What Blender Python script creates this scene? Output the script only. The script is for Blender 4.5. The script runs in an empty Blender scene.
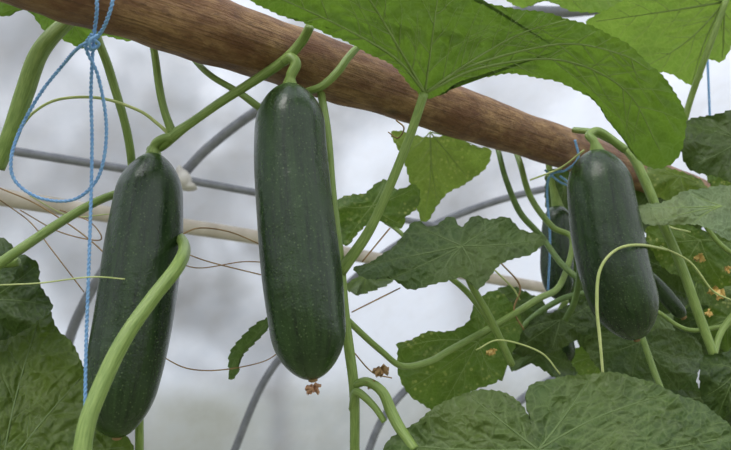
import bpy, math, random
import numpy as np
from mathutils import Vector
random.seed(4); np.random.seed(4)
F=570.0; TH=math.radians(18); CT,ST=math.cos(TH),math.sin(TH); CZ=1.45

def P(px,py,d):
    X=(px-365.5)/F*d; Y=(225-py)/F*d
    return np.array([X, d*CT-Y*ST, CZ+d*ST+Y*CT])
def lin(c):
    return tuple((x/255/12.92 if x/255<=.04045 else ((x/255+.055)/1.055)**2.4) for x in c)+(1,)

# ---------------- mesh builder ----------------
class MB:
    def __init__(s): s.v=[];s.f=[];s.m=[];s.uv=[];s.a=[];s.n=0
    def add(s,v,f,mi=0,uv=None,a=None):
        v=np.asarray(v,float); s.v.append(v)
        s.f+= [tuple(i+s.n for i in q) for q in f]; s.m+=[mi]*len(f)
        s.uv.append(np.asarray(uv,float) if uv is not None else v[:,:2].copy())
        s.a.append(np.asarray(a,float) if a is not None else np.zeros(len(v)))
        s.n+=len(v)
    def build(s,name,mats,parent=None):
        me=bpy.data.meshes.new(name)
        V=np.vstack(s.v); o=V.mean(0)
        me.from_pydata((V-o).tolist(),[],s.f); 
        for m in mats: me.materials.append(m)
        me.polygons.foreach_set('material_index',s.m)
        me.polygons.foreach_set('use_smooth',[True]*len(s.f))
        uv=np.vstack(s.uv); li=np.zeros(len(me.loops),int); me.loops.foreach_get('vertex_index',li)
        l=me.uv_layers.new(name='UVMap'); l.data.foreach_set('uv',uv[li].ravel())
        at=me.attributes.new('vein','FLOAT','POINT'); at.data.foreach_set('value',np.concatenate(s.a))
        me.update()
        ob=bpy.data.objects.new(name,me); ob.location=o.tolist(); bpy.context.scene.collection.objects.link(ob)
        if parent: ob.parent=parent
        return ob

def cr(pts,n):
    pts=np.asarray(pts,float)
    if len(pts)<2: return pts
    e=np.vstack([2*pts[0]-pts[1],pts,2*pts[-1]-pts[-2]]); out=[]
    for i in range(len(pts)-1):
        a,b,c,d=e[i:i+4]
        for k in range(n):
            t=k/n
            out.append(.5*((2*b)+(-a+c)*t+(2*a-5*b+4*c-d)*t*t+(-a+3*b-3*c+d)*t**3))
    out.append(pts[-1]); return np.array(out)
def crc(pts,n):
    pts=np.asarray(pts,float);N=len(pts);out=[]
    for i in range(N):
        a,b,c,d=pts[i-1],pts[i],pts[(i+1)%N],pts[(i+2)%N]
        for k in range(n):
            t=k/n
            out.append(.5*((2*b)+(-a+c)*t+(2*a-5*b+4*c-d)*t*t+(-a+3*b-3*c+d)*t**3))
    return np.array(out)

def tube(mb,path,rad,segs=10,mi=0,ridge=None,caps=True,a=0.0):
    path=np.asarray(path,float); N=len(path); rad=np.asarray(rad,float)*np.ones(N)
    T=np.gradient(path,axis=0); T/= (np.linalg.norm(T,axis=1)[:,None]+1e-12)
    up=np.array([0,1.0,0]) if abs(T[0][1])<.9 else np.array([1.0,0,0])
    n=up-T[0]*up.dot(T[0]); n/=np.linalg.norm(n)
    V=[];UV=[];L=0
    for i in range(N):
        n=n-T[i]*n.dot(T[i]); n/=np.linalg.norm(n)+1e-12
        b=np.cross(T[i],n)
        if i: L+=np.linalg.norm(path[i]-path[i-1])
        for k in range(segs):
            an=2*math.pi*k/segs; r=rad[i]
            if ridge: r*=ridge(an,i/(N-1))
            V.append(path[i]+r*(math.cos(an)*n+math.sin(an)*b)); UV.append((L,an/(2*math.pi)))
    Fc=[]
    for i in range(N-1):
        for k in range(segs):
            k2=(k+1)%segs
            Fc.append((i*segs+k,i*segs+k2,(i+1)*segs+k2,(i+1)*segs+k))
    if caps:
        V.append(path[0]);UV.append((0,0)); V.append(path[-1]);UV.append((L,0))
        for k in range(segs):
            k2=(k+1)%segs
            Fc.append((N*segs,k2,k)); Fc.append((N*segs+1,(N-1)*segs+k,(N-1)*segs+k2))
    mb.add(V,Fc,mi,UV,np.full(len(V),a))

# ---------------- materials ----------------
def mat(name):
    m=bpy.data.materials.new(name); m.use_nodes=True; nt=m.node_tree; nt.nodes.clear()
    return m,nt,nt.nodes,nt.links
def N(nt,t,**k):
    n=nt.nodes.new(t)
    for a,b in k.items():
        if a in n.inputs: n.inputs[a].default_value=b
        else: setattr(n,a,b)
    return n
def mixc(nt,fac,a,b,bt='MIX'):
    n=nt.nodes.new('ShaderNodeMix'); n.data_type='RGBA'; n.blend_type=bt
    for sock,val in ((n.inputs[0],fac),(n.inputs[6],a),(n.inputs[7],b)):
        if hasattr(val,'is_linked') or hasattr(val,'links'): nt.links.new(val,sock)
        else: sock.default_value=val
    return n.outputs[2]
def ramp(nt,src,p0,p1,v0=0,v1=1):
    n=nt.nodes.new('ShaderNodeMapRange'); n.inputs[1].default_value=p0;n.inputs[2].default_value=p1
    n.inputs[3].default_value=v0;n.inputs[4].default_value=v1; nt.links.new(src,n.inputs[0]); return n.outputs[0]
def out(nt,s):
    o=nt.nodes.new('ShaderNodeOutputMaterial'); nt.links.new(s,o.inputs[0])

def leaf_mat(name,col,vein,trans=.35,tcol=None,spots=0,rough=.45,spotcol=(180,185,110)):
    m,nt,n,l=mat(name)
    uv=N(nt,'ShaderNodeUVMap'); at=N(nt,'ShaderNodeAttribute',attribute_name='vein')
    no=N(nt,'ShaderNodeTexNoise',Scale=45.0,Detail=5.0); l.new(uv.outputs[0],no.inputs['Vector'])
    nl=N(nt,'ShaderNodeTexNoise',Scale=11.0,Detail=3.0); l.new(uv.outputs[0],nl.inputs['Vector'])
    c=mixc(nt,ramp(nt,no.outputs[0],.35,.65),tuple(x*.74 for x in lin(col)[:3])+(1,),tuple(min(1,x*1.16) for x in lin(col)[:3])+(1,))
    c=mixc(nt,ramp(nt,nl.outputs[0],.42,.7,0,.5),c,lin((min(255,col[0]+36),min(255,col[1]+28),col[2]+2)))
    nd=N(nt,'ShaderNodeTexNoise',Scale=90.0,Detail=2.0); l.new(uv.outputs[0],nd.inputs['Vector'])
    va=N(nt,'ShaderNodeVectorMath',operation='MULTIPLY_ADD'); l.new(nd.outputs['Color'],va.inputs[0]); va.inputs[1].default_value=(.006,.006,0); l.new(uv.outputs[0],va.inputs[2])
    vo=N(nt,'ShaderNodeTexVoronoi',Scale=210.0,feature='DISTANCE_TO_EDGE'); l.new(va.outputs[0],vo.inputs['Vector'])
    c=mixc(nt,ramp(nt,vo.outputs[0],0,.14,.25,0),c,lin(vein))
    vb=N(nt,'ShaderNodeTexVoronoi',Scale=75.0,feature='DISTANCE_TO_EDGE'); l.new(va.outputs[0],vb.inputs['Vector'])
    c=mixc(nt,ramp(nt,vb.outputs[0],0,.06,.3,0),c,lin(vein))
    mv=N(nt,'ShaderNodeMath',operation='MULTIPLY'); l.new(at.outputs['Fac'],mv.inputs[0]); mv.inputs[1].default_value=.4
    c=mixc(nt,mv.outputs[0],c,lin(vein))
    if spots:
        v2=N(nt,'ShaderNodeTexVoronoi',Scale=170.0); l.new(uv.outputs[0],v2.inputs['Vector'])
        n2=N(nt,'ShaderNodeTexNoise',Scale=22.0,Detail=3.0); l.new(uv.outputs[0],n2.inputs['Vector'])
        mm=N(nt,'ShaderNodeMath',operation='MULTIPLY'); l.new(ramp(nt,v2.outputs['Distance'],.36,.2),mm.inputs[0]); l.new(ramp(nt,n2.outputs[0],.55-.08*spots,.63,0,.85),mm.inputs[1])
        c=mixc(nt,mm.outputs[0],c,lin(spotcol))
    bs=N(nt,'ShaderNodeBsdfPrincipled',Roughness=rough); bs.inputs['Specular IOR Level'].default_value=.35
    l.new(c,bs.inputs['Base Color'])
    m1=N(nt,'ShaderNodeMath',operation='MULTIPLY_ADD'); l.new(ramp(nt,vb.outputs[0],0,.3,0,1),m1.inputs[0]); m1.inputs[1].default_value=1.2; l.new(vo.outputs[0],m1.inputs[2])
    ba=N(nt,'ShaderNodeMath',operation='MULTIPLY_ADD'); l.new(no.outputs[0],ba.inputs[0]); ba.inputs[1].default_value=2.2; l.new(m1.outputs[0],ba.inputs[2])
    bu=N(nt,'ShaderNodeBump',Strength=.75,Distance=.0016); l.new(ba.outputs[0],bu.inputs['Height']); l.new(bu.outputs[0],bs.inputs['Normal'])
    tr=N(nt,'ShaderNodeBsdfTranslucent')
    tc=mixc(nt,.6,c,lin(tcol or (120,165,50)))
    l.new(tc,tr.inputs[0])
    mx=N(nt,'ShaderNodeMixShader'); mx.inputs[0].default_value=trans; l.new(bs.outputs[0],mx.inputs[1]); l.new(tr.outputs[0],mx.inputs[2])
    out(nt,mx.outputs[0]); return m

def simple(name,c1,c2,scale=40,rough=.5,bump=.3,metal=0,uvstretch=None,sss=0,bd=.001):
    m,nt,n,l=mat(name)
    tc=N(nt,'ShaderNodeTexCoord'); mp=N(nt,'ShaderNodeMapping'); 
    if uvstretch: l.new(tc.outputs['UV'],mp.inputs[0]); mp.inputs['Scale'].default_value=uvstretch
    else: l.new(tc.outputs['Object'],mp.inputs[0])
    no=N(nt,'ShaderNodeTexNoise',Scale=scale,Detail=6.0,Roughness=.6); l.new(mp.outputs[0],no.inputs['Vector'])
    c=mixc(nt,ramp(nt,no.outputs[0],.3,.7),lin(c1),lin(c2))
    bs=N(nt,'ShaderNodeBsdfPrincipled',Roughness=rough,Metallic=metal); l.new(c,bs.inputs['Base Color'])
    bu=N(nt,'ShaderNodeBump',Strength=bump,Distance=bd); l.new(no.outputs[0],bu.inputs['Height']); l.new(bu.outputs[0],bs.inputs['Normal'])
    out(nt,bs.outputs[0]); return m

M_stem=simple('stem_green',(104,132,58),(150,172,94),90,.42,.3,uvstretch=(1,.3,1))
M_stemd=simple('stem_dark_green',(78,106,48),(112,138,70),120,.5,.3)
M_tendril=simple('tendril_pale_green',(165,182,105),(196,204,136),80,.5,.2)
M_dry=simple('dried_plant',(120,92,60),(170,140,95),90,.8,.5)
M_twine=simple('blue_twine_fibre',(104,152,208),(150,194,234),400,.6,.5)
M_steel=simple('galvanised_steel',(124,126,132),(154,156,162),30,.5,.1,.3)
M_rail=simple('pale_timber',(186,174,156),(218,208,192),10,.7,.2)
M_clip=simple('white_plastic',(205,200,188),(225,220,210),30,.4,.1)
M_bark=simple('tree_bark',(84,74,66),(112,100,88),6,.9,.5)
M_fol=simple('tree_foliage',(96,98,80),(126,122,102),3,.9,.2)

# wood pole
m,nt,n,l=mat('pole_wood'); M_pole=m
tc=N(nt,'ShaderNodeUVMap')
def pn(sx,sy,sc,det=4.0,ro=.6,dist=0.0):
    mp=N(nt,'ShaderNodeMapping'); l.new(tc.outputs[0],mp.inputs[0]); mp.inputs['Scale'].default_value=(sx,sy,1)
    x=N(nt,'ShaderNodeTexNoise',Scale=sc,Detail=det,Roughness=ro,Distortion=dist); l.new(mp.outputs[0],x.inputs['Vector']); return x.outputs[0]
n1=pn(18,9,1.8,9.0,.7); n2=pn(12,3,1.7,5.0,.65); n4=pn(9,60,1.4,6.0); n5=pn(60,16,2.0,6.0,.7)
mp3=N(nt,'ShaderNodeMapping'); l.new(tc.outputs[0],mp3.inputs[0]); mp3.inputs['Scale'].default_value=(13,4.0,1)
v1=N(nt,'ShaderNodeTexVoronoi',Scale=1.0); l.new(mp3.outputs[0],v1.inputs['Vector'])
c=mixc(nt,ramp(nt,n1,.38,.64),lin((122,84,50)),lin((188,148,100)))
c=mixc(nt,ramp(nt,n2,.42,.6,0,.75),c,lin((110,66,36)))
c=mixc(nt,ramp(nt,n5,.52,.68,0,.55),c,lin((80,54,34)))
c=mixc(nt,ramp(nt,v1.outputs['Distance'],.16,.05,0,.85),c,lin((64,40,26)))
c=mixc(nt,ramp(nt,n4,.55,.64,0,.5),c,lin((86,58,36)))
bs=N(nt,'ShaderNodeBsdfPrincipled',Roughness=.55); l.new(c,bs.inputs['Base Color'])
ad=N(nt,'ShaderNodeMath',operation='ADD'); l.new(n1,ad.inputs[0]); l.new(n4,ad.inputs[1])
ad2=N(nt,'ShaderNodeMath',operation='ADD'); l.new(ad.outputs[0],ad2.inputs[0]); l.new(n5,ad2.inputs[1])
bu=N(nt,'ShaderNodeBump',Strength=.9,Distance=.002); l.new(ad2.outputs[0],bu.inputs['Height']); l.new(bu.outputs[0],bs.inputs['Normal'])
out(nt,bs.outputs[0])

# cucumber skin
m,nt,n,l=mat('cucumber_skin'); M_cuc=m
tc=N(nt,'ShaderNodeUVMap'); mp=N(nt,'ShaderNodeMapping'); l.new(tc.outputs[0],mp.inputs[0]); mp.inputs['Scale'].default_value=(8,16,1)
n1=N(nt,'ShaderNodeTexNoise',Scale=1.5,Detail=6.0,Roughness=.65); l.new(mp.outputs[0],n1.inputs['Vector'])
ob=N(nt,'ShaderNodeTexCoord')
n2=N(nt,'ShaderNodeTexVoronoi',Scale=330.0); l.new(ob.outputs['Object'],n2.inputs['Vector'])
n5=N(nt,'ShaderNodeTexNoise',Scale=700.0,Detail=2.0); l.new(ob.outputs['Object'],n5.inputs['Vector'])
n3=N(nt,'ShaderNodeTexNoise',Scale=34.0,Detail=3.0); l.new(ob.outputs['Object'],n3.inputs['Vector'])
at=N(nt,'ShaderNodeAttribute',attribute_name='vein')
c=mixc(nt,ramp(nt,n1.outputs[0],.35,.68),lin((20,38,16)),lin((46,70,32)))
c=mixc(nt,ramp(nt,n2.outputs['Distance'],.24,.1,0,.45),c,lin((104,124,80)))
c=mixc(nt,ramp(nt,n5.outputs[0],.55,.75,0,.3),c,lin((78,100,62)))
c=mixc(nt,at.outputs['Fac'],c,lin((84,112,56)))
bs=N(nt,'ShaderNodeBsdfPrincipled'); l.new(c,bs.inputs['Base Color'])
l.new(ramp(nt,n3.outputs[0],.3,.7,.2,.34),bs.inputs['Roughness']); bs.inputs['Specular IOR Level'].default_value=.5
ad=N(nt,'ShaderNodeMath',operation='MULTIPLY_ADD'); l.new(n5.outputs[0],ad.inputs[0]); ad.inputs[1].default_value=.12; l.new(n3.outputs[0],ad.inputs[2])
bu=N(nt,'ShaderNodeBump',Strength=.7,Distance=.0028); l.new(ad.outputs[0],bu.inputs['Height']); l.new(bu.outputs[0],bs.inputs['Normal'])
out(nt,bs.outputs[0])

# polythene film: mostly diffusing, partly a frosted see-through layer
m,nt,n,l=mat('polythene_film'); M_film=m
ob=N(nt,'ShaderNodeTexCoord'); n1=N(nt,'ShaderNodeTexNoise',Scale=1.6,Detail=5.0,Roughness=.6); l.new(ob.outputs['Object'],n1.inputs['Vector'])
n2=N(nt,'ShaderNodeTexNoise',Scale=7.0,Detail=5.0,Roughness=.65); l.new(ob.outputs['Object'],n2.inputs['Vector'])
c=mixc(nt,ramp(nt,n2.outputs[0],.3,.7),lin((224,229,238)),lin((246,248,254)))
mm=N(nt,'ShaderNodeMath',operation='MULTIPLY'); l.new(ramp(nt,n1.outputs[0],.42,.62),mm.inputs[0]); l.new(ramp(nt,n2.outputs[0],.35,.6,.3,.9),mm.inputs[1])
c=mixc(nt,mm.outputs[0],c,lin((194,193,192)))
tl=N(nt,'ShaderNodeBsdfTranslucent'); l.new(c,tl.inputs[0])
rf=N(nt,'ShaderNodeBsdfRefraction',Roughness=.42,IOR=1.12); rf.inputs['Color'].default_value=lin((242,246,254))
gl=N(nt,'ShaderNodeBsdfPrincipled',Roughness=.4); l.new(c,gl.inputs['Base Color'])
a1=N(nt,'ShaderNodeMixShader'); a1.inputs[0].default_value=.12; l.new(tl.outputs[0],a1.inputs[1]); l.new(gl.outputs[0],a1.inputs[2])
a2=N(nt,'ShaderNodeMixShader'); l.new(ramp(nt,n1.outputs[0],.35,.7,.35,.6),a2.inputs[0]); l.new(a1.outputs[0],a2.inputs[1]); l.new(rf.outputs[0],a2.inputs[2])
out(nt,a2.outputs[0])

M_ground=simple('soil_and_grass',(108,106,92),(134,138,108),3,.95,.6,bd=.03)

# ---------------- polytunnel shell ----------------
ax=np.array([.85,.527]); q=np.array([-.527,.85]); ZC=.15; R=3.0
def FP(px,py,inset=.03):
    o=P(px,py,0); d=P(px,py,1)-o
    u=q.dot(d[:2]); r=R-inset; h=CZ-ZC
    A=u*u+d[2]**2; B=2*h*d[2]; C=h*h-r*r
    t=(-B+math.sqrt(B*B-4*A*C))/(2*A)
    return o+d*t
mb=MB(); V=[];Fc=[];UV=[]
ss=np.linspace(-7,16,200); ts=np.radians(np.linspace(-3,96,70))
for s in ss:
    for t in ts:
        r=R+.006*math.sin(s*9+3*t)*math.sin(t*11+s*2)+.003*math.sin(s*23+8*t)
        u=r*math.cos(t); z=max(0,ZC+r*math.sin(t)); xy=ax*s+q*u
        V.append((xy[0],xy[1],z)); UV.append((s,t))
for i in range(len(ss)-1):
    for j in range(len(ts)-1):
        a=i*len(ts)+j; Fc.append((a,a+1,a+len(ts)+1,a+len(ts)))
mb.add(V,Fc,0,UV); mb.build('wall_polythene_film',[M_film])
def bar(name,pts,r,matx,inset=.035,segs=12,ratio=None):
    path=cr([FP(x,y,inset) for x,y in pts],8); b=MB(); tube(b,path,r,segs); return b.build(name,[matx])
bar('tunnel_hoop',[(40,450),(62,365),(80,312),(118,250),(185,172),(215,142),(262,108),(330,74),(420,42),(520,20)],.019,M_steel)
bar('tunnel_hoop',[(225,475),(262,385),(300,335),(345,287),(400,243),(470,210),(545,189),(640,175)],.018,M_steel)
bar('tunnel_hoop',[(360,475),(385,415),(430,370),(500,332),(600,300),(700,285)],.020,M_steel)
bar('tunnel_hoop',[(470,480),(500,420),(560,375),(640,345),(731,325),(800,318)],.024,M_steel)
bar('tunnel_hoop',[(440,30),(510,13),(560,12),(610,8),(700,2)],.022,M_steel)
bar('steel_purlin',[(-160,122),(0,149),(130,170),(258,193),(400,219),(545,247),(731,282)],.015,M_steel,.075)
bar('timber_rail',[(-160,172),(0,197),(130,218),(260,238),(400,263),(540,287),(731,322)],.03,M_rail,.095)

# ground
mb=MB(); V=[];Fc=[]
g=60
for i in range(g+1):
    for j in range(g+1):
        x=-40+i*80/g;y=-25+j*90/g; V.append((x,y,0))
for i in range(g):
    for j in range(g):
        a=i*(g+1)+j;Fc.append((a,a+g+1,a+g+2,a+1))
mb.add(V,Fc); mb.build('ground',[M_ground])

# trees outside
def tree(x,y,h,seed,dens=1.0):
    rnd=random.Random(seed); b=MB()
    def br(p,d,L,r,lv):
        pts=[p];dd=np.array(d)
        for k in range(4):
            dd=dd+np.array([rnd.uniform(-.15,.15),rnd.uniform(-.15,.15),rnd.uniform(-.05,.12)]); dd/=np.linalg.norm(dd)
            pts.append(pts[-1]+dd*L/4)
        tube(b,pts,np.linspace(r,r*.5,5),5 if lv else 8,0,caps=False)
        if lv>=3:
            for k in range(int(9*dens)):
                c=pts[rnd.randint(1,4)]+np.array([rnd.gauss(0,.18) for _ in range(3)]); s=rnd.uniform(.07,.16)
                u=np.array([rnd.gauss(0,1) for _ in range(3)]);u/=np.linalg.norm(u); w=np.cross(u,[rnd.gauss(0,1) for _ in range(3)]);w/=np.linalg.norm(w)
                b.add([c-u*s,c-w*s*.5,c+u*s,c+w*s*.5],[(0,1,2,3)],1)
            return
        for k in range(5 if lv else 9):
            i=rnd.randint(1 if lv else 1,4); an=rnd.uniform(0,6.28); el=rnd.uniform(.3,1.0)
            nd=np.array([math.cos(an)*math.cos(el),math.sin(an)*math.cos(el),math.sin(el)])
            br(pts[i],nd,L*rnd.uniform(.4,.6),r*.5,lv+1)
    br(np.array([x,y,0.]),[0,0,1],h,h*.03,0)
    b.build('tree',[M_bark,M_fol])
for k,(s,u,h) in enumerate([(-4.9,6.8,3.6),(-2.4,7.2,3.6),(-.4,6.6,4.4),(1.5,7.2,4.0),(4,8,5),(9,9,6)]):
    xy=ax*s+q*u; tree(xy[0],xy[1],h,k+10,1.0)

# ---------------- pole ----------------
def pole_d(px): return 1/(2.27-.00273*(px-250))
pp=[];
for px in (-60,60,200,350,500,620,720,790):
    pp.append(P(px,43+.335*(px-250),pole_d(px)))
path=cr(pp,24)
def knots(a,t):
    r=1+.012*math.sin(3*a+t*9)+.008*math.sin(7*a+t*23)+.004*math.sin(15*a+t*61)
    for ka,kt in ((1.2,.22),(3.6,.3),(5.2,.42),(2.6,.55),(4.4,.63),(.6,.7)):
        da=(a-ka+math.pi)%(2*math.pi)-math.pi; r+=.05*math.exp(-(da/.28)**2-((t-kt)/.011)**2)
    return r
mb=MB(); tube(mb,path,[.0248+.0007*math.sin(i*.3)+.0004*math.sin(i*.8) for i in range(len(path))],64,0,ridge=knots)
mb.build('wooden_pole',[M_pole])

# ---------------- cucumbers ----------------
def cucumber(axis,seed,stem=None,segs=64,green=.5):
    rnd=random.Random(seed)
    pts=cr([np.append(P(x,y,d),r*d/F) for x,y,d,r in axis],12)
    path=pts[:,:3]; rad=np.maximum(pts[:,3],.0003)
    L=np.r_[0,np.cumsum(np.linalg.norm(np.diff(path,axis=0),axis=1))]; T=L[-1]
    th=np.linspace(0,math.pi,110); s=(1-np.cos(th))/2*T
    path=np.array([np.interp(s,L,path[:,k]) for k in range(3)]).T; rad=np.interp(s,L,rad)
    rm=rad.max(); e1,e2=rm*1.25,rm*1.25
    prof=np.ones(len(s))
    for i,v in enumerate(s):
        if v<e1: prof[i]*=max(1e-3,1-(1-v/e1)**2.1)**.5
        w=T-v
        if w<e2: prof[i]*=max(1e-3,1-(1-w/e2)**2.2)**.5
    rad=rad*prof
    ph=[rnd.uniform(0,6) for _ in range(4)]
    b=MB()
    tube(b,path,rad,segs,0,ridge=lambda a,t:1+.008*math.sin(8*a+ph[0]+t)+.014*math.sin(3*a+ph[1]+t*2)+.014*math.sin(t*11+ph[2]+a)+.006*math.sin(t*27+2*a+ph[3]))
    tt=np.repeat(s/T,segs); att=np.clip((tt-.93)/.07,0,1)*.35+np.clip((.05-tt)/.05,0,1)*green
    b.a[-1][:len(att)]=att
    e=path[-1]; dr=(path[-1]-path[-4]);dr/=np.linalg.norm(dr)
    tube(b,[e-dr*.002,e+dr*.0008,e+dr*.0016],[.0035,.003,.0012],12,1)
    ob=b.build('cucumber',[M_cuc,M_dry])
    if stem:
        st=cr([np.append(P(x,y,d),r*d/F) for x,y,d,r in stem],8)
        c=MB(); rr=st[:,3].copy(); k=min(8,len(rr)); rr[:k]*=np.linspace(1.9,1,k)
        tube(c,st[:,:3],rr,14,0,ridge=lambda a,t:1+.08*math.sin(5*a))
        so=c.build('peduncle',[M_stem]); so.parent=ob; so.location=so.location-ob.location
    return ob
cucumber([(290,84,.425,30),(290,110,.422,34),(291,150,.416,36),(297,220,.404,38.5),(304,290,.393,39.5),(309,340,.386,37),(313,380,.38,32)],1,
   stem=[(290,88,.425,4.5),(291,76,.423,5),(296,64,.424,5.5),(290,58,.426,5),(283,62,.428,4.5)])
cucumber([(154,153,.44,25),(151,185,.435,31),(146,235,.425,36),(137,300,.412,37.5),(127,360,.4,36.5),(120,405,.392,33),(117,438,.388,28)],2,
   stem=[(153,157,.44,4.5),(155,145,.438,4.5),(163,139,.436,4.5),(173,137,.434,4.5)])
cucumber([(596,150,.56,27),(599,185,.553,31),(605,225,.545,33.5),(615,270,.535,34),(627,310,.528,31.5),(637,340,.523,26)],3,
   stem=[(597,153,.56,4),(594,142,.56,4),(589,135,.565,4),(600,132,.57,4),(625,150,.57,4)])
cucumber([(558,206,.78,13),(557,230,.77,15),(557,270,.76,16),(560,300,.75,13)],4,stem=[(558,208,.78,3),(552,184,.78,3),(548,160,.78,3)])
cucumber([(556,322,.76,12),(560,345,.75,14),(563,366,.75,12)],5,stem=[(556,324,.76,3),(566,300,.74,3)])
cucumber([(640,268,.62,5),(658,286,.62,7),(672,303,.615,7.5),(684,318,.61,6)],6,segs=24,stem=[(641,269,.62,2),(630,255,.62,2)])

# ---------------- leaves ----------------
def inpoly(x,y,poly):
    c=False;j=len(poly)-1
    for i in range(len(poly)):
        if (poly[i][1]>y)!=(poly[j][1]>y) and x<(poly[j][0]-poly[i][0])*(y-poly[i][1])/(poly[j][1]-poly[i][1])+poly[i][0]: c=not c
        j=i
    return c
def leaf(outl,base,d0,gx,gy,mt,vm,center=None,tips=None,cup=.02,wave=.010,side=1,bulge=.0022,vw=2.6,teeth=1.8,petiole=None,rings=34,seed=0,pmat=None,sec=True,vt=1.0,nm='cucumber_leaf'):
    """side=+1 upper face seen (veins sunken), -1 underside (veins proud)"""
    rnd=random.Random(seed+7)
    base=np.array(base,float); O=crc(outl,10)
    seg=np.linalg.norm(np.roll(O,-1,0)-O,axis=1); L=np.r_[0,np.cumsum(seg)]; per=L[-1]
    nr=int(min(420,max(140,per/2.6))); s=np.linspace(0,per,nr,endpoint=False)
    Oc=np.vstack([O,O[:1]]); O2=np.array([np.interp(s,L,Oc[:,k]) for k in range(2)]).T
    C=np.array(center if center is not None else O2.mean(0),float)
    T=np.roll(O2,-1,0)-np.roll(O2,1,0); T/=np.linalg.norm(T,axis=1)[:,None]+1e-9
    nrm=np.stack([T[:,1],-T[:,0]],1); 
    if ((O2-C)*nrm).sum()<0: nrm=-nrm
    tk=(s/9.0+.35*np.sin(s/23.0))%1.0; O2s=O2+nrm*((1-tk)*teeth+np.array([1.2*math.sin(v/17+seed)+.8*math.sin(v/7.3+seed*2) for v in s]))[:,None]
    rr=np.linspace(0,1,rings+1)[1:]**.9
    Rm=max(np.linalg.norm(O2-base,axis=1))
    pts=[C[None]]+[C+(O2s-C)*r*1.0 if r>.93 else C+(O2-C)*r for r in rr]
    pts=np.vstack(pts)
    if tips is None:
        dd=np.linalg.norm(O2-base,axis=1); idx=np.where(dd>.42*dd.max())[0]
        sel=[idx[int(len(idx)*f)] for f in (.06,.28,.5,.72,.94)]
        tips=[tuple(O2[i]) for i in sel]
    veins=[]
    for tp in tips:
        if isinstance(tp,list): mp=cr([base]+[np.array(p,float) for p in tp],7)
        else:
            tp=base+(np.array(tp,float)-base)*.97; v=tp-base; LL=np.linalg.norm(v)
            if LL<8: continue
            pr=np.array([-v[1],v[0]])/LL; bow=rnd.uniform(-.07,.07)*LL
            mp=np.array([base+v*t+pr*bow*math.sin(t*math.pi) for t in np.linspace(0,1,16)])
        LL=np.linalg.norm(np.diff(mp,axis=0),axis=1).sum(); M_=len(mp)
        veins.append((mp,1.0,LL))
        if sec and LL>35:
            ns=max(3,int(LL/30)); 
            for i in range(ns):
                t=.15+.76*i/ns
                for sg in (-1,1):
                    t2=max(.02,min(.97,t+rnd.uniform(-.04,.04)+(.05 if sg>0 else 0))); fi=t2*(M_-1); i0=min(M_-2,int(fi)); st=mp[i0]+(mp[i0+1]-mp[i0])*(fi-i0)
                    dv=mp[i0+1]-mp[i0]; dv=dv/(np.linalg.norm(dv)+1e-9)
                    an=math.radians(rnd.uniform(34,56))*sg; d2=np.array([dv[0]*math.cos(an)-dv[1]*math.sin(an),dv[0]*math.sin(an)+dv[1]*math.cos(an)])
                    l2=LL*rnd.uniform(.28,.46)*(1-t2*.65); q2=[]; cv=rnd.uniform(.05,.4)
                    wob=rnd.uniform(0,6)
                    for k in range(10):
                        f=k/9; pt=st+d2*l2*f+dv*l2*cv*f*f+np.array([-d2[1],d2[0]])*1.2*math.sin(f*9+wob)*f
                        if not inpoly(pt[0],pt[1],O2): break
                        q2.append(pt)
                    if len(q2)>2:
                        veins.append((q2,.45,l2))
                        if LL>110 and len(q2)>6:
                            s3=q2[4]
                            dd3=(q2[6]-q2[3]); dd3/=np.linalg.norm(dd3)+1e-9; a3=-sg*math.radians(rnd.uniform(30,50))
                            d3=np.array([dd3[0]*math.cos(a3)-dd3[1]*math.sin(a3),dd3[0]*math.sin(a3)+dd3[1]*math.cos(a3)])
                            q3=[s3+d3*l2*.4*f for f in np.linspace(0,1,6)]
                            if all(inpoly(p[0],p[1],O2) for p in q3): veins.append((q3,.3,l2*.4))
    def vd(X):
        D=np.full(len(X),1e9)
        for vp,w,_ in veins:
            vp=np.array(vp)
            for i in range(0,len(vp)-1):
                a,bq=vp[i],vp[i+1]; ab=bq-a; t=np.clip(((X-a)@ab)/(ab@ab+1e-9),0,1)
                dd=np.linalg.norm(X-a-t[:,None]*ab,axis=1)/(w if w==1 else .7)
                D=np.minimum(D,dd)
        return D
    ph=[rnd.uniform(0,6) for _ in range(9)]
    def surf(X,off=0.0):
        X=np.atleast_2d(X); rel=X-base; r=np.linalg.norm(rel,axis=1)/Rm; an=np.arctan2(rel[:,1],rel[:,0])
        D=vd(X); bl=1-np.exp(-(D/(vw*2.8))**1.3)
        d=d0+gx*rel[:,0]/100+gy*rel[:,1]/100+cup*r*r+wave*r*r*(np.sin(an*5+ph[0])+.6*np.sin(an*9+ph[1]+r*5))+.45*wave*np.sin(X[:,0]/31+ph[2])*np.sin(X[:,1]/27+ph[3])
        d=d+.0011*np.sin(X[:,0]/7.1+ph[4]+1.3*np.sin(X[:,1]/11))*np.sin(X[:,1]/6.3+ph[5]+1.2*np.sin(X[:,0]/13))
        d=d-side*bulge*bl-off
        return np.array([P(x,y,e) for (x,y),e in zip(X,d)]),D
    V,D=surf(pts)
    vein=np.exp(-(D/(vw*.8))**2)
    k=nr; Fc=[(0,1+i,1+(i+1)%k) for i in range(k)]
    for j in range(rings-1):
        a=1+j*k;b=a+k
        for i in range(k):
            i2=(i+1)%k; Fc.append((a+i,b+i,b+i2,a+i2))
    b=MB(); b.add(V,Fc,0,pts*d0/F,vein)
    sc=d0/F
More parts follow.
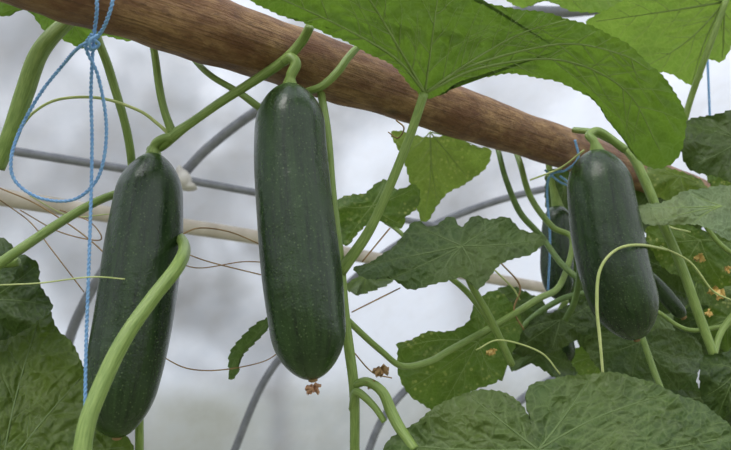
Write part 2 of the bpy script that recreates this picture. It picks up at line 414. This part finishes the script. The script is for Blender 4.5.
    for vp,w,LL in veins:
        W,_=surf(np.array(vp),off=(.0003 if side<0 else -.0001 if w<1 else .0001))
        r0=(.85 if w==1 else .36 if w>.4 else .25)*vt*max(.6,min(1.5,Rm/130))*sc
        if w==1: r0*=1.15
        tube(b,W,np.linspace(r0,r0*.3,len(W)),6,1)
    if petiole:
        st=cr([np.append(P(x,y,d),r*d/F) for x,y,d,r in petiole],8)
        tube(b,st[:,:3],st[:,3],12,2,ridge=lambda a,t:1+.07*math.sin(5*a))
    return b.build(nm,[mt,vm,pmat or M_stem])

LA=leaf_mat('leaf_underside_bright',(84,116,44),(128,154,82),.46,(130,170,46),rough=.5)
LB=leaf_mat('leaf_backlit',(106,142,60),(160,184,100),.5,(160,196,72),rough=.5)
LC=leaf_mat('leaf_dark',(50,70,34),(90,110,60),.28,(94,126,40),rough=.43)
LD=leaf_mat('leaf_greyish_green',(106,126,88),(146,165,122),.3,(128,158,70),rough=.43)
LE=leaf_mat('leaf_mid_green',(64,86,45),(108,128,78),.3,(104,138,46),rough=.43)
LFm=leaf_mat('leaf_yellowing',(102,126,58),(152,170,92),.45,(146,176,62),spots=2,rough=.5)
LH=leaf_mat('leaf_speckled',(76,104,42),(122,146,76),.4,(126,160,48),spots=1.6,rough=.45)
LI=leaf_mat('leaf_foreground',(70,92,48),(118,138,84),.25,(104,138,48),rough=.43)
LL_=leaf_mat('leaf_left_green',(66,86,34),(106,124,62),.34,(110,140,42))
VL=simple('leaf_vein_light',(122,146,74),(140,162,92),100,.5,.1)
VM=simple('leaf_vein_mid',(88,110,58),(106,126,72),100,.5,.1)

# big overhead leaf
leaf([(250,-4),(300,22),(350,42),(392,66),(425,97),(452,84),(490,76),(528,74),(566,84),(596,104),(624,138),(650,168),(672,163),(684,138),(678,98),(650,64),(610,36),(560,16),(500,8),(462,-8),(420,-40),(340,-60),(270,-40)],
 (425,93),.44,.02,.04,LA,VL,center=(560,50),tips=[[(395,58),(340,26),(266,-8)],[(400,50),(370,0),(335,-50)],[(432,40),(440,-20)],[(470,62),(520,34),(566,20)],[(480,68),(560,60),(625,90),(660,150)],[(470,66),(560,44),(620,54),(650,70)]],cup=-.01,wave=.008,side=-1,bulge=.0026,vw=2.6,
 petiole=[(424,93,.441,4.5),(410,135,.445,4.5),(390,185,.45,4.6),(368,232,.452,5),(340,272,.452,6)],rings=60,seed=1)
# top right backlit leaf
leaf([(588,22),(612,8),(640,-12),(690,-25),(740,-20),(760,20),(735,40),(722,62),(706,60),(694,84),(668,72),(640,72),(622,56),(606,40)],(724,2),.62,-.02,.05,LB,VL,center=(680,25),tips=[(592,22),(640,70),(692,82),(722,60),(640,-10)],side=-1,seed=2,
 petiole=[(726,0,.62,3),(708,50,.63,3),(692,95,.65,3),(683,126,.66,3)])
leaf([(684,124),(706,116),(742,112),(760,150),(745,182),(716,176),(690,166),(680,145)],(742,140),.6,0,-.04,LC,VM,seed=3,tips=[(684,124),(690,166),(706,118)])
leaf([(640,207),(668,200),(690,192),(735,188),(760,210),(740,238),(712,230),(690,224),(650,224)],(722,206),.55,0,-.06,LD,VL,seed=4,tips=[(642,208),(652,223),(690,226),(690,194)])
# centre star leaf
leaf([(354,267),(374,261),(392,250),(404,236),(416,222),(430,226),(450,217),(461,228),(474,217),(490,222),(508,217),(522,230),(547,238),(534,250),(512,258),(496,268),(478,290),(462,276),(440,281),(412,288),(390,280),(368,278)],(462,246),.52,0,-.07,LE,VM,center=(455,250),
 tips=[(358,266),(390,279),(414,224),(507,219),(545,239),(478,288),(438,281)],cup=.02,seed=5,petiole=[(462,250,.52,3.5),(470,282,.53,3.5),(490,318,.54,3.5),(512,365,.55,3.5)])
leaf([(392,132),(420,138),(455,138),(478,146),(490,150),(484,168),(468,180),(450,190),(438,206),(424,222),(416,204),(412,180),(402,156)],(430,132),.66,.02,.03,LFm,VL,seed=6,side=-1,tips=[(488,151),(468,179),(438,204),(424,220),(404,156)])
leaf([(338,204),(352,196),(366,194),(384,180),(398,188),(416,186),(417,206),(404,216),(400,226),(376,222),(358,232),(345,246),(338,226)],(372,206),.6,.02,-.03,LH,VL,seed=7,tips=[(340,206),(384,182),(415,188),(400,224),(346,243)])
leaf([(398,346),(412,340),(430,332),(450,330),(470,322),(476,304),(492,293),(508,300),(522,318),(518,340),(506,362),(494,382),(470,392),(452,404),(440,413),(424,402),(408,392),(398,368)],(478,342),.58,.02,-.02,LH,VL,center=(465,350),seed=8,tips=[(400,348),(408,390),(440,410),(494,380),(520,320),(490,296)],side=-1)
# bottom foreground leaf
leaf([(386,446),(404,430),(430,412),(462,396),(500,390),(520,404),(530,420),(528,402),(532,386),(556,378),(592,374),(634,378),(672,391),(706,408),(738,436),(760,470),(740,520),(640,560),(520,560),(430,520),(392,480)],(538,450),.40,0,-.05,LI,VM,center=(536,458),
 tips=[(392,444),(470,396),(590,378),(670,393),(735,436),(745,500),(560,550),(430,515)],cup=.02,wave=.008,rings=60,seed=9,vw=3,bulge=.003)
# left leaves
leaf([(-30,320),(0,300),(20,292),(44,302),(58,328),(72,344),(84,372),(88,400),(112,424),(132,446),(120,480),(60,520),(-40,500)],(0,478),.38,.0,-.03,LL_,VM,center=(30,410),tips=[(-5,302),(44,304),(84,374),(128,446)],seed=10,rings=50,bulge=.003)
leaf([(-25,235),(2,240),(16,252),(36,264),(40,282),(52,306),(40,318),(20,330),(-25,340)],(-10,300),.42,0,-.02,LC,VM,center=(8,290),tips=[(2,242),(36,266),(50,306)],seed=11)
leaf([(229,376),(232,354),(244,336),(258,324),(272,317),(268,330),(252,344),(240,358),(236,372)],(270,320),.52,.05,0,LE,VM,seed=12,tips=[(230,373)],sec=False,petiole=[(270,320,.52,1.4),(284,312,.52,1.5),(310,318,.5,1.8),(345,330,.455,2)])
# fringe top-left
leaf([(-20,-20),(0,14),(24,10),(46,30),(62,38),(84,46),(96,36),(132,40),(118,20),(104,0),(60,-25)],(60,-15),.45,0,.03,LA,VL,center=(55,0),seed=13,side=-1,tips=[(46,32),(84,44),(130,38),(0,14)])
leaf([(495,-12),(520,6),(545,2),(575,10),(606,10),(640,-5),(600,-25),(520,-25)],(560,-20),.7,0,.04,LB,VL,seed=14,side=-1)
# right cluster
leaf([(586,338),(612,332),(640,336),(664,330),(692,338),(704,356),(696,380),(700,398),(664,394),(640,384),(612,380),(596,362)],(640,342),.64,.01,-.03,LE,VM,seed=15)
leaf([(700,362),(722,352),(745,350),(760,400),(740,426),(716,418),(704,396)],(738,370),.5,0,-.03,LC,VM,seed=16,tips=[(702,364),(706,396),(718,416)])
leaf([(512,340),(530,322),(552,314),(574,304),(596,300),(604,316),(586,330),(570,342),(540,354),(518,356)],(560,320),.66,.01,-.03,LC,VM,seed=17)
leaf([(650,226),(676,222),(704,232),(740,240),(742,276),(716,286),(690,280),(664,268),(652,248)],(700,240),.68,0,-.02,LH,VL,seed=18)
leaf([(576,372),(556,376),(530,362),(512,372),(506,352),(530,340),(560,350)],(540,352),.68,0,-.03,LE,VM,seed=19)
leaf([(604,250),(640,238),(668,250),(690,276),(684,306),(656,316),(626,310),(606,290)],(646,260),.72,0,-.02,LC,VM,seed=20)
leaf([(650,165),(672,170),(700,178),(706,196),(684,200),(660,196),(646,184)],(680,176),.7,0,-.03,LFm,VL,seed=21)
leaf([(546,178),(566,168),(582,190),(588,226),(584,262),(574,286),(560,262),(548,220)],(566,178),.86,0,0,LC,VM,seed=22)
leaf([(345,285),(360,276),(378,270),(392,280),(376,288),(356,296)],(366,276),.6,0,-.02,LD,VL,seed=24,sec=False)
leaf([(700,320),(716,306),(740,300),(748,330),(736,350),(716,345)],(730,318),.7,0,-.02,LH,VL,seed=25)
leaf([(600,400),(640,388),(690,392),(745,400),(745,450),(690,440),(640,430),(605,420)],(680,400),.6,0,-.04,LC,VM,seed=26)
leaf([(560,360),(590,346),(620,356),(640,376),(632,398),(600,392),(570,388)],(600,356),.78,0,-.03,LH,VL,seed=27)
leaf([(660,270),(690,262),(720,272),(742,300),(720,322),(694,318),(672,300)],(700,270),.8,0,-.02,LE,VL,seed=28)
leaf([(632,186),(660,192),(690,204),(700,228),(670,238),(640,228),(628,208)],(650,192),.85,0,-.02,LC,VM,seed=29)
leaf([(640,300),(662,306),(690,322),(684,344),(656,348),(638,330)],(650,308),.78,0,-.02,LD,VL,seed=30)
leaf([(486,300),(508,288),(528,294),(546,308),(540,330),(516,334),(496,322)],(516,300),.74,0,-.02,LE,VM,seed=31)
leaf([(716,130),(745,120),(750,200),(722,196),(706,176)],(740,140),.75,0,0,LH,VL,seed=32)
leaf([(676,318),(700,306),(726,318),(745,345),(738,372),(706,368),(684,348)],(712,314),.74,0,-.02,LC,VM,seed=33)
leaf([(566,262),(590,256),(606,280),(604,306),(588,318),(570,306),(562,284)],(586,262),.8,0,-.02,LE,VM,seed=34)
leaf([(578,318),(604,312),(634,330),(640,352),(616,362),(590,352),(576,338)],(606,320),.76,0,-.02,LC,VM,seed=35)

# ---------------- vines and stems ----------------
def vine(name,pts,m=M_stem,segs=12,n=8,rid=.07,hair=0):
    st=cr([np.append(P(x,y,d),r*d/F) for x,y,d,r in pts],n); b=MB()
    if len(st)>12 and segs>8:
        ph=pts[0][0]; w=np.sin(np.arange(len(st))*.35+ph)*.00035; st[:,0]+=w; st[:,3]*=1+.03*np.sin(np.arange(len(st))*.25+ph)
    tube(b,st[:,:3],st[:,3],segs,0,ridge=lambda a,t:1+rid*math.sin(5*a))
    if hair:
        rnd=random.Random(len(pts)*7+int(pts[0][0]))
        for _ in range(hair):
            i=rnd.randint(1,len(st)-2); t=st[i+1,:3]-st[i-1,:3]; t/=np.linalg.norm(t)
            v=np.array([rnd.gauss(0,1) for _ in range(3)]); v-=t*v.dot(t); v/=np.linalg.norm(v)
            o=st[i,:3]+(st[i+1,:3]-st[i,:3])*rnd.random()+v*st[i,3]*.95; e=o+v*rnd.uniform(.001,.0018)
            w=t*.00009
            b.add([o-w,o+w,e],[(0,1,2)],0)
    return b.build(name,[m])
V='cucumber_vine'; T_='tendril'
vine(V,[(310,26,.415,4.5),(302,42,.425,5),(282,62,.43,5),(250,84,.435,4.5),(215,106,.436,4.5),(190,124,.436,4.5),(172,137,.436,5.5),(160,148,.442,4),(150,150,.45,4)],hair=250)
vine(V,[(316,70,.52,3.5),(321,92,.475,4),(326,130,.46,4.5),(331,185,.458,4.6),(338,250,.455,5),(343,300,.452,5),(349,350,.45,5),(354,400,.447,5),(355,470,.445,5)],hair=300)
vine(V,[(376,28,.455,3),(350,55,.44,3.5),(338,72,.435,4),(322,86,.435,4),(306,92,.44,3.5)],hair=60)
vine(V,[(182,42,.47,2.8),(193,58,.45,3),(212,76,.44,3.2),(238,92,.437,3.4),(258,106,.44,3.6),(268,114,.45,3)],hair=80)
vine('leaf_petiole',[(160,228,.475,4),(174,233,.445,4.5),(184,246,.40,5.5),(178,266,.368,6.8),(152,298,.35,7.2),(127,335,.335,7.5),(104,378,.322,8),(88,420,.31,8.5),(80,470,.30,9)],segs=20,hair=500)
vine(V,[(-10,270,.39,5),(22,248,.40,5),(60,222,.42,4.5),(100,200,.44,4),(135,188,.47,4)],hair=120)
vine(V,[(-4,168,.40,7),(10,136,.40,8),(24,92,.40,8.5),(40,52,.40,8),(66,22,.41,7),(90,5,.42,6)],segs=18,hair=200)
vine(V,[(92,12,.43,4),(98,40,.43,4),(110,72,.435,4),(122,112,.44,4),(130,150,.45,4),(134,180,.46,3.5)],hair=80)
vine(V,[(148,20,.43,3.5),(153,45,.43,3.5),(158,80,.432,3.6),(165,112,.434,3.8),(172,134,.436,4.5)],hair=80)
vine(V,[(-10,262,.41,5),(8,262,.41,6),(18,262,.41,4)],m=M_stem)
vine(V,[(138,470,.42,4),(139,440,.42,4),(140,412,.42,4)],m=M_stem)
vine(V,[(574,130,.66,3),(598,134,.62,3.5),(628,152,.60,4),(644,178,.59,4.5),(662,222,.58,4.5),(684,272,.57,4.5),(700,318,.56,4.5),(714,356,.55,4)],hair=200)
vine(V,[(714,356,.55,3),(722,330,.56,3),(745,300,.57,3)])
vine(V,[(492,128,.73,2.5),(499,152,.69,2.6),(506,180,.68,2.8),(520,212,.68,3),(540,235,.68,3),(560,262,.66,3),(580,280,.64,3)],m=M_stemd,hair=60)
vine(V,[(512,138,.75,3),(520,162,.70,3),(530,196,.70,3),(552,226,.69,3),(572,240,.68,2.8),(560,285,.66,3),(536,300,.62,3.2),(490,328,.58,3.2),(450,350,.55,3.2),(428,362,.53,3.2),(402,366,.51,3.2),(380,350,.49,3.2),(348,320,.455,3.2)],hair=150)
vine(V,[(385,222,.62,2),(400,232,.6,2.2),(430,262,.58,2.5),(470,295,.56,3),(505,345,.55,3)])
vine(V,[(354,385,.447,4),(368,382,.44,4.5),(382,392,.435,5),(392,412,.43,5.5),(402,432,.42,5.5),(415,450,.41,5)],hair=120)
vine(V,[(352,410,.447,3.5),(356,392,.44,4),(372,404,.435,3.6),(384,422,.43,3)],hair=50)
vine(V,[(640,330,.62,3),(650,360,.6,3),(662,390,.58,3),(670,405,.57,3)])
vine(V,[(500,380,.66,2.5),(520,330,.66,2.5),(560,300,.68,2.8),(600,290,.7,2.5)],m=M_stemd)
vine(V,[(575,215,.6,3),(580,260,.58,3),(575,300,.6,3),(566,320,.62,3)],m=M_stemd)
vine(V,[(690,200,.62,2.2),(716,240,.61,2.4),(745,262,.6,2.4)])
vine(V,[(655,310,.66,2),(690,330,.64,2.2),(740,322,.62,2.2)])
# tendrils
vine(T_,[(18,132,.42,1.3),(34,112,.42,1.3),(60,99,.425,1.4),(100,98,.43,1.5),(138,110,.432,1.6),(158,124,.434,1.8),(170,135,.436,2)],M_tendril,6)
vine(T_,[(668,250,.56,1.2),(640,245,.5,1.4),(616,250,.49,1.5),(600,270,.485,1.6),(597,305,.48,1.7),(600,340,.475,1.6),(603,374,.47,1.3)],M_tendril,6)
vine(T_,[(178,236,.42,1),(200,228,.46,.8),(230,232,.5,.7),(262,245,.52,.7)],M_dry,6)
vine(T_,[(0,188,.5,.8),(40,206,.5,.8),(90,240,.5,.8),(130,280,.5,.7)],M_dry,6)
vine(T_,[(20,210,.5,.6),(60,232,.52,.7),(100,240,.5,.7),(90,222,.5,.6),(60,210,.5,.6)],M_dry,6)
vine(T_,[(0,200,.5,.6),(30,222,.52,.6),(52,250,.5,.6),(84,292,.5,.6)],M_dry,6)
vine(T_,[(30,196,.5,.6),(70,216,.52,.6),(110,214,.5,.6)],M_tendril,6)
vine(T_,[(182,252,.5,.6),(210,262,.5,.7),(262,275,.52,.7)],M_dry,6)
vine(T_,[(176,262,.5,.6),(200,268,.5,.6),(240,262,.52,.6),(262,262,.52,.6)],M_dry,6)
vine(T_,[(158,354,.5,.6),(186,368,.5,.7),(220,370,.5,.7),(262,362,.5,.6),(282,350,.5,.6)],M_dry,6)
vine(T_,[(0,285,.36,.8),(40,283,.36,.8),(90,277,.355,.8),(125,279,.355,.7)],M_tendril,6)
vine(T_,[(352,312,.46,.7),(380,298,.5,.8),(400,288,.52,.7)],M_dry,6)
vine(T_,[(352,350,.46,.7),(372,372,.46,.8),(392,378,.46,.7)],M_dry,6)
vine(T_,[(362,262,.5,.8),(380,240,.5,.8),(390,228,.5,.8)],M_dry,6)
vine(T_,[(430,235,.6,.8),(470,250,.6,.9),(510,285,.6,.9),(520,300,.6,.8)],M_tendril,6)
vine(T_,[(500,262,.6,.8),(520,286,.6,.9),(514,310,.6,.9),(524,330,.6,.8)],M_dry,6)
vine(T_,[(530,180,.62,.9),(560,168,.62,1),(584,150,.6,1)],M_tendril,6)
vine(T_,[(476,350,.5,.8),(500,340,.5,.9),(540,352,.5,.9),(560,374,.5,.8)],M_tendril,6)
vine(T_,[(660,246,.56,.9),(690,262,.55,1),(712,290,.55,1),(731,300,.55,.9)],M_tendril,6)
vine(T_,[(620,225,.8,1),(650,212,.7,1),(668,226,.66,1),(690,232,.62,1)],M_tendril,6)
vine(T_,[(396,120,.45,.8),(404,128,.45,.8),(398,138,.46,.7),(388,132,.46,.6)],M_dry,6)

# ---------------- twine ----------------
def twine(pts,r=1.5):
    st=cr([P(x,y,d) for x,y,d in pts],14); b=MB()
    L=np.r_[0,np.cumsum(np.linalg.norm(np.diff(st,axis=0),axis=1))]
    rr=r*.42/F*.6
    n_=int(L[-1]/.0012); s=np.linspace(0,L[-1],n_)
    c=np.array([np.interp(s,L,st[:,k]) for k in range(3)]).T; t=np.gradient(c,axis=0);t/=np.linalg.norm(t,axis=1)[:,None]
    a=np.cross(t,[0,1,.1]);a/=np.linalg.norm(a,axis=1)[:,None]; bb=np.cross(t,a)
    for ph in (0,math.pi):
        w=s/.006*2*math.pi+ph
        tube(b,c+rr*.8*(np.cos(w)[:,None]*a+np.sin(w)[:,None]*bb),rr,6,0)
    return b
b=twine([(94,-30,.338),(97,6,.338),(94,36,.35),(91,90,.365),(92,140,.37),(91,200,.37),(88,290,.362),(86,350,.358),(85,412,.35)],1.6); b.build('blue_twine',[M_twine])
b=twine([(116,-30,.336),(111,8,.336),(98,36,.346),(78,48,.36),(62,66,.38),(40,94,.38),(20,130,.38),(11,160,.375),(16,182,.375),(40,198,.375),(72,200,.375),(94,184,.375),(104,158,.373),(106,120,.37),(98,76,.36),(86,48,.35),(92,34,.342)],1.6); b.build('blue_twine',[M_twine])
b=MB(); tube(b,cr([P(x,y,d) for x,y,d in [(80,46,.352),(92,40,.346),(99,44,.348),(92,50,.35),(84,46,.354)]],8),.0009,8); tube(b,cr([P(x,y,d) for x,y,d in [(100,34,.346),(90,40,.342),(91,48,.346),(97,46,.35)]],8),.0009,8); b.build('twine_knot',[M_twine])
twine([(575,140,.66),(578,158,.66),(566,170,.68),(552,174,.7),(547,190,.72),(550,240,.73),(548,290,.73)],2.2).build('blue_twine',[M_twine])
twine([(706,30,.8),(708,70,.8),(710,120,.8)],2.4).build('blue_twine',[M_twine])
twine([(545,170,.7),(560,182,.7),(572,186,.7),(560,176,.69)],2.0).build('blue_twine',[M_twine])

# clip on purlin
b=MB(); c0=FP(184,180,.12)
for k,(o,s) in enumerate([((0,0,0),(.024,.02,.034)),((.016,0,-.026),(.032,.016,.012)),((-.016,0,.026),(.012,.018,.026))]):
    c=c0+np.array(o); hx,hy,hz=s
    th=[(math.cos(t)*hx,math.sin(t)*hz) for t in np.linspace(0,2*math.pi,16,endpoint=False)]
    V_=[c+np.array([x,-hy,z]) for x,z in th]+[c+np.array([x,hy,z]) for x,z in th]
    b.add(V_,[tuple(range(15,-1,-1)),tuple(range(16,32))]+[(i,(i+1)%16,16+(i+1)%16,16+i) for i in range(16)],0)
b.build('purlin_clip',[M_clip])

# dried flowers (crumpled petals)
def flower(px,py,d,s,seed,m=M_dry):
    rnd=random.Random(seed); b=MB(); c=P(px,py,d)
    for k in range(5):
        an=k*1.256+rnd.uniform(-.3,.3); L=s*d/F*rnd.uniform(.8,1.3); V_=[];Fc=[]
        dr=np.array([math.cos(an)*.7,rnd.uniform(-.5,.5),math.sin(an)*.8-.7]); dr/=np.linalg.norm(dr); sd=np.cross(dr,[0,1,.2]); sd/=np.linalg.norm(sd)
        for i in range(7):
            for j in range(5):
                u=i/6;v=(j-2)/2; w=math.sin(math.pi*(.12+.8*u))*L*.32
                V_.append(c+dr*L*u+sd*w*v+np.array([0,1,0])*L*.25*math.sin(u*5+v*3+k)+np.array([0,0,1])*L*.12*math.sin(u*9+v*5))
        for i in range(6):
            for j in range(4):
                a=i*5+j;Fc.append((a,a+1,a+6,a+5))
        b.add(V_,Fc,0)
    b.build('dried_flower',[m])
M_yel=simple('withered_petal',(210,170,95),(228,200,125),80,.7,.4)
flower(313,386,.38,8,1,simple('dried_blossom_brown',(164,118,88),(196,156,120),90,.8,.5))
flower(380,368,.44,9,2); flower(372,382,.44,6,3)
flower(492,350,.54,6,4,M_yel); flower(718,290,.56,9,5,M_yel); flower(726,268,.6,5,7,M_yel)
flower(698,256,.58,6,8,M_yel); flower(708,312,.55,5,9,M_yel)

# ---------------- light ----------------
w=bpy.data.worlds.new('overcast_sky'); bpy.context.scene.world=w; w.use_nodes=True; nt=w.node_tree; nt.nodes.clear()
tc=N(nt,'ShaderNodeTexCoord'); sp=N(nt,'ShaderNodeSeparateXYZ'); nt.links.new(tc.outputs['Generated'],sp.inputs[0])
c=mixc(nt,ramp(nt,sp.outputs[2],0,.9),(.80,.84,.89,1),(.97,1,1.06,1))
bg=N(nt,'ShaderNodeBackground',Strength=1.27); nt.links.new(c,bg.inputs[0]); o=nt.nodes.new('ShaderNodeOutputWorld'); nt.links.new(bg.outputs[0],o.inputs[0])
sun=bpy.data.lights.new('sun','SUN'); sun.energy=1.6; sun.angle=math.radians(26); sun.color=(1,.96,.9)
so=bpy.data.objects.new('sun',sun); bpy.context.scene.collection.objects.link(so); so.rotation_euler=(math.radians(35),math.radians(-25),0); so.location=(-2,-2,6)

# ---------------- camera ----------------
cam=bpy.data.cameras.new('camera'); co=bpy.data.objects.new('camera',cam); bpy.context.scene.collection.objects.link(co)
co.location=(0,0,CZ); co.rotation_euler=(math.pi/2+TH,0,0); cam.sensor_width=36; cam.lens=F/731*36; cam.clip_start=.01
cam.dof.use_dof=True; cam.dof.focus_distance=.43; cam.dof.aperture_fstop=cam.lens/2.2
bpy.context.scene.camera=co
bpy.context.scene.view_settings.view_transform='Standard'
